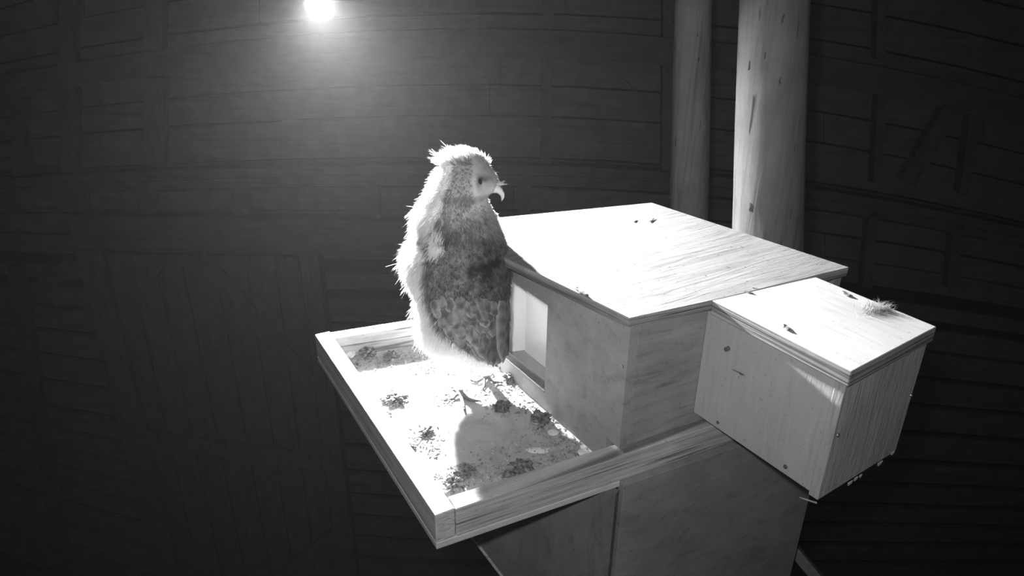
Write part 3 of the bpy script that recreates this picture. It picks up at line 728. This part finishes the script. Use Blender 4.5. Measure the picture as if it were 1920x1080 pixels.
# beak, eye, talons
M_beak = plain('beak_horn', 0.72, 0.35, 0.5, 0, .08); M_tal = plain('talon_horn', 0.10, 0.4, 0.5); M_eye = plain('eye_black', 0.015, 0.08, 0.6)
bm = bmesh.new(); f_ = 0.010
bk_ = [(912, 355, 5.5), (922, 354, 6.8), (931, 354.5, 6.4), (937.5, 358, 5.2), (941.5, 364, 4.0), (942.5, 370, 2.6), (940.5, 377, .5)]
tube(bm, [(onp(x, y, f_), r*m_) for x, y, r in bk_], 16); from_bm('beak', bm, M_beak, owl, True)
h, n = surf(900, 341)
bm = bmesh.new(); bmesh.ops.create_uvsphere(bm, u_segments=24, v_segments=14, radius=1.0, matrix=Matrix.Translation(h + n*0.0006) @ n.to_track_quat('Z', 'Y').to_matrix().to_4x4() @ Matrix.Diagonal((0.0020, 0.0034, 0.0024, 1)))
from_bm('eye', bm, M_eye, owl, True)
for t_ in talons:
    bm = bmesh.new(); tube(bm, t_, 8); from_bm('talon', bm, M_tal, owl, True)

# ------------------------------------------------------------------ litter on the tray: owl pellets, chips, crumbs
M_pel = plain('pellet_felt', 0.17, 0.95, 0.05, 0, .75, 220); M_pale = plain('pale_chip', 0.62, 0.8, 0.1, 0, .15, 90); M_chip = plain('litter_chip', 0.33, 0.9, 0.1, 0, .7, 120)
M_bone = plain('bone_sliver', 0.6, 0.7, 0.2, 0, .2)
def lump(name, c, r, squash, mat, seed, spikes=0, label=None, cat=None, group=None, rough=0.45, parent=None, elong=1.0, rot=0.0):
    bm = bmesh.new(); bmesh.ops.create_icosphere(bm, subdivisions=4, radius=1)
    for v in bm.verts:
        n = v.co.normalized(); q = 1 + rough*NZ(n*1.0 + Vector((seed, 0, 0)), 1.6) + rough*.5*NZ(n + Vector((0, seed, 0)), 4.5) + rough*.28*NZ(n + Vector((0, 0, seed)), 11)
        v.co = Vector((n.x*q*elong, n.y*q, max(-.75, n.z*q)*squash))
    lo = min(v.co.z for v in bm.verts); R = Matrix.Rotation(rot, 3, 'Z')
    for v in bm.verts: v.co = c + R @ Vector((v.co.x*r, v.co.y*r, (v.co.z-lo)*r))
    o = from_bm(name, bm, mat, parent, False)
    if label: tag(o, label, cat, group)
    return o
def sliver(bm, c, L, w, h, ang, tilt):
    R = Matrix.Rotation(ang, 3, 'Z') @ Matrix.Rotation(tilt, 3, 'Y'); k = []
    for (x, y, z) in ((-.5, -.35, 0), (-.1, -.5, 0), (.5, -.1, 0), (.3, .5, 0), (-.45, .3, 0)): k.append((x, y))
    a = [c + R @ Vector((x*L, y*w, 0)) for x, y in k]; b_ = [c + R @ Vector((x*L*.85, y*w*.8, h)) for x, y in k]
    hexa(bm, a, b_)
rp = random.Random(11)
PEL = [(690, 668, 13, .9, 'dark round owl pellet in the far left corner of the tray'), (741, 752, 15, .5, 'ragged flattened pellet alone on the bright floor left of the owl'),
       (800, 812, 9, .7, 'small torn pellet midway along the left rim board'), (768, 840, 9, .6, 'dark pellet close to the left rim, in front of the torn one'),
       (852, 916, 12, 1.0, 'dark upright pellet in the near corner of the tray'), (972, 886, 17, .55, 'large smooth flat pellet beside the near rim board'),
       (1012, 792, 14, .8, 'blackish spiky pellet against the foot of the nest box'), (948, 693, 9, .6, 'dark pellet beneath the owl by the opening'),
       (940, 765, 12, .6, 'pellet in the strip of light right of the owl foot'), (955, 712, 11, .8, 'crumbly pellet below the sill of the opening'),
       (870, 888, 13, .5, 'broken pellet spread in front of the near corner'), (733, 672, 12, .6, 'grey pellet lying along the far rim board'), (665, 690, 7, .8, 'small pellet beside the left rim in the far corner')]
for i, (x, y, r, sq, lb_) in enumerate(PEL):
    root = empty('owl_pellet', uz(x, y, ZFL)); tag(root, lb_, 'pellet', 'owl pellets on the tray')
    rm = r*m_*0.95
    lump('felted_mass', uz(x, y, ZFL), rm, sq, M_pel, i*3.1, rough=.75, parent=root, elong=1.2, rot=i)
    bm = bmesh.new()
    for k in range(16):
        a_ = rp.uniform(0, 6.28); q_ = rm*rp.uniform(.3, 1.15); c = uz(x, y, ZFL) + Vector((math.cos(a_)*q_, math.sin(a_)*q_, rm*sq*rp.uniform(.1, 1.0)*(1-.5*q_/rm)))
        sliver(bm, c, rp.uniform(.004, .009), rp.uniform(.001, .0025), .0006, rp.uniform(0, 6.28), rp.uniform(-.6, .6))
    from_bm('bone_fragment', bm, M_bone, root)['kind'] = 'stuff'
CH = [(783, 648, 9, .6, 'pale squarish chip against the far rim board near the owl', .8), (657, 668, 10, .8, 'white rounded lump at the far end of the left rim', .3), (662, 688, 6, .5, 'tiny white lump in the far left corner of the tray', .3),
      (1097, 853, 9, .35, 'pale oblong chip at the foot of the box, at its near corner', .3), (1010, 845, 8, .15, 'long pale flake on the shaded floor of the tray', .15), (1037, 812, 9, .25, 'square grey chip beside the spiky dark pellet', .25),
      (1008, 779, 6, .9, 'small white bud beside the spiky dark pellet', .4)]
for i, (x, y, r, sq, lb_, rg) in enumerate(CH):
    lump('pale_chip', uz(x, y, ZFL), r*m_, sq, M_pale, 40+i*2.3, label=lb_, cat='chip', group='pale chips on the tray', rough=rg*.6, elong={3: 1.5, 4: 2.6}.get(i, 1.1), rot={3: .2, 4: 1.05}.get(i, .4*i))
# the dark one in the far corner has spiky stalks; crumbs everywhere (too many to count)
bm = bmesh.new()
def scatter(x, y, sx_, sy_, n, smin=.0010, smax=.0036, hh=.0012):
    for k in range(n):
        X = x + rp.gauss(0, sx_); Y = y + rp.gauss(0, sy_); c = uz(X, Y, ZFL)
        # keep inside the rim and off the walls
        if (c-T_nl).dot(yl_) < .024 or (c-T_nr).dot(nn)*1.0 < .023 or (Vector((c.x, c.y, 0))-T_nl).dot(xl_) < .006: continue
        if (Vector((c.x, c.y, 0))-WA).dot(fin) > -.002: continue
        dleft = (Vector((c.x, c.y, 0))-T_nl); 
        if dleft.dot(Vector((dF.y, -dF.x, 0))) < .024: continue
        sliver(bm, c + Vector((0, 0, rp.uniform(0, hh))), rp.uniform(smin, smax)*1.8, rp.uniform(smin, smax), rp.uniform(.0004, .0012), rp.uniform(0, 6.28), rp.uniform(-.5, .5))
for a_ in ((700, 680, 40, 8, 150), (760, 665, 40, 9, 170), (820, 660, 22, 8, 120), (800, 690, 16, 8, 40), (738, 752, 16, 9, 60), (726, 778, 8, 5, 24), (788, 822, 20, 14, 70), (815, 845, 10, 8, 25), (850, 900, 32, 10, 130),
           (895, 882, 26, 10, 110), (940, 890, 26, 10, 90), (960, 720, 18, 12, 90), (985, 762, 14, 14, 90), (1020, 800, 24, 14, 120), (1060, 830, 26, 12, 170), (1085, 848, 16, 8, 130), (1040, 850, 34, 12, 90), (935, 765, 14, 10, 60),
           (900, 700, 26, 6, 60), (838, 748, 12, 8, 60), (1000, 880, 34, 8, 90), (960, 850, 30, 14, 40), (905, 735, 14, 8, 40), (1010, 860, 50, 14, 60)):
    scatter(*a_)
lt = from_bm('litter', bm, M_chip); tag(lt, 'loose brown crumbs and husks strewn over the tray floor', 'litter', kind='stuff')
# spiky husks standing by the far rim, under the owl, and by the box foot
for i, (x, y, h_, lb_) in enumerate(((835, 662, .013, 'thin dark spiky husk standing near the far rim, left of two'), (851, 668, .011, 'thin dark spiky husk near the far rim, right of two'), (1024, 786, .016, 'tall dark husk leaning on the foot of the nest box'),
                                     (868, 673, .007, 'small dark husk on the lit floor behind the owl'))):
    bm = bmesh.new(); c = uz(x, y, ZFL)
    for k in range(9):
        a_ = rp.uniform(0, 6.28); b0 = c + Vector((math.cos(a_), math.sin(a_), 0))*.004; tip = c + Vector((math.cos(a_)*.0025, math.sin(a_)*.0025, h_*rp.uniform(.5, 1.0)))
        cyl(bm, b0 - Vector((0, 0, .0003)), tip, .0014, .0001, 6)
    tag(from_bm('dry_husk', bm, M_pel), lb_, 'husk', 'dry husks on the tray')
# ------------------------------------------------------------------ bits lying on the roof and the lid
def flake(x, y, L, w, ang, lb_, h=.0009, m=None):
    c = uz(x, y, H+.0006); bm = bmesh.new(); sg = 18; a = []; b_ = []
    for k in range(sg):
        t = 2*math.pi*k/sg; q = 1+.25*NZ((math.cos(t), math.sin(t), x*.1), 1.7); p = Matrix.Rotation(ang, 3, 'Z') @ Vector((math.cos(t)*L*q, math.sin(t)*w*q, 0))
        z_ = abs(math.cos(t))**2*h*1.2; a.append(c + p + Vector((0, 0, z_))); b_.append(c + p*.8 + Vector((0, 0, z_+h)))
    hexa(bm, a, b_); tag(from_bm('dark_flake', bm, m or M_pel), lb_, 'flake', 'dark flakes on the box tops')
flake(1587, 552, .0075, .0030, -.4, 'dark curled flake near the far edge of the side box lid'); flake(1474, 615, .0072, .0030, -.5, 'dark oval flake near the front edge of the side box lid')
flake(1403, 548, .0066, .0022, .3, 'thin flake at the left end of the side box lid', .0005); flake(1416, 541, .003, .0012, .6, 'tiny speck beside the thin flake on the lid', .0004)
flake(1190, 414, .006, .0016, -.9, 'small curved flake towards the back of the roof, left of two', .0005); flake(1222, 413, .010, .0012, -1.1, 'longer thin flake towards the back of the roof, right of two', .0005)
flake(1090, 548, .013, .0028, -.05, 'dark splinter lifted from the front edge of the roof', .0012)
# downy feather on the lid
fr = empty('downy_feather', uz(1640, 579, H+.0005)); tag(fr, 'small grey downy feather lying on the lid of the side box', 'feather')
V, F, TI = [], [], []; c0_ = uz(1640, 580, H+.0004)
for k in range(900):
    g_ = rng.normal(0, 1, 3); b0 = c0_ + Vector((g_[0]*.004, g_[1]*.009, 0)); d = Vector((rng.normal(0.2, .6), rng.normal(.4, .6), abs(rng.normal(0, .35)))).normalized(); L = rng.uniform(.004, .011); sd = d.cross(Vector((0, 0, 1))).normalized()*.00022
    q = len(V); V += [b0-sd, b0+sd, b0+d*L*.6+sd*.6, b0+d*L*.6-sd*.6, b0+d*L]; F += [(q, q+1, q+2, q+3), (q+3, q+2, q+4)]; TI += [rng.uniform(.2, .5)]*5
me = bpy.data.meshes.new('barbs'); me.from_pydata([tuple(v) for v in V], [], F); set_tint(me, TI); link('barbs', me, m_dn, fr)
bm = bmesh.new(); tube(bm, [(c0_ + Vector((-.003, -.012, .001)), .0003), (c0_ + Vector((0, 0, .0018)), .0003), (c0_ + Vector((.004, .014, .001)), .0001)], 6); from_bm('quill', bm, M_pale, fr)
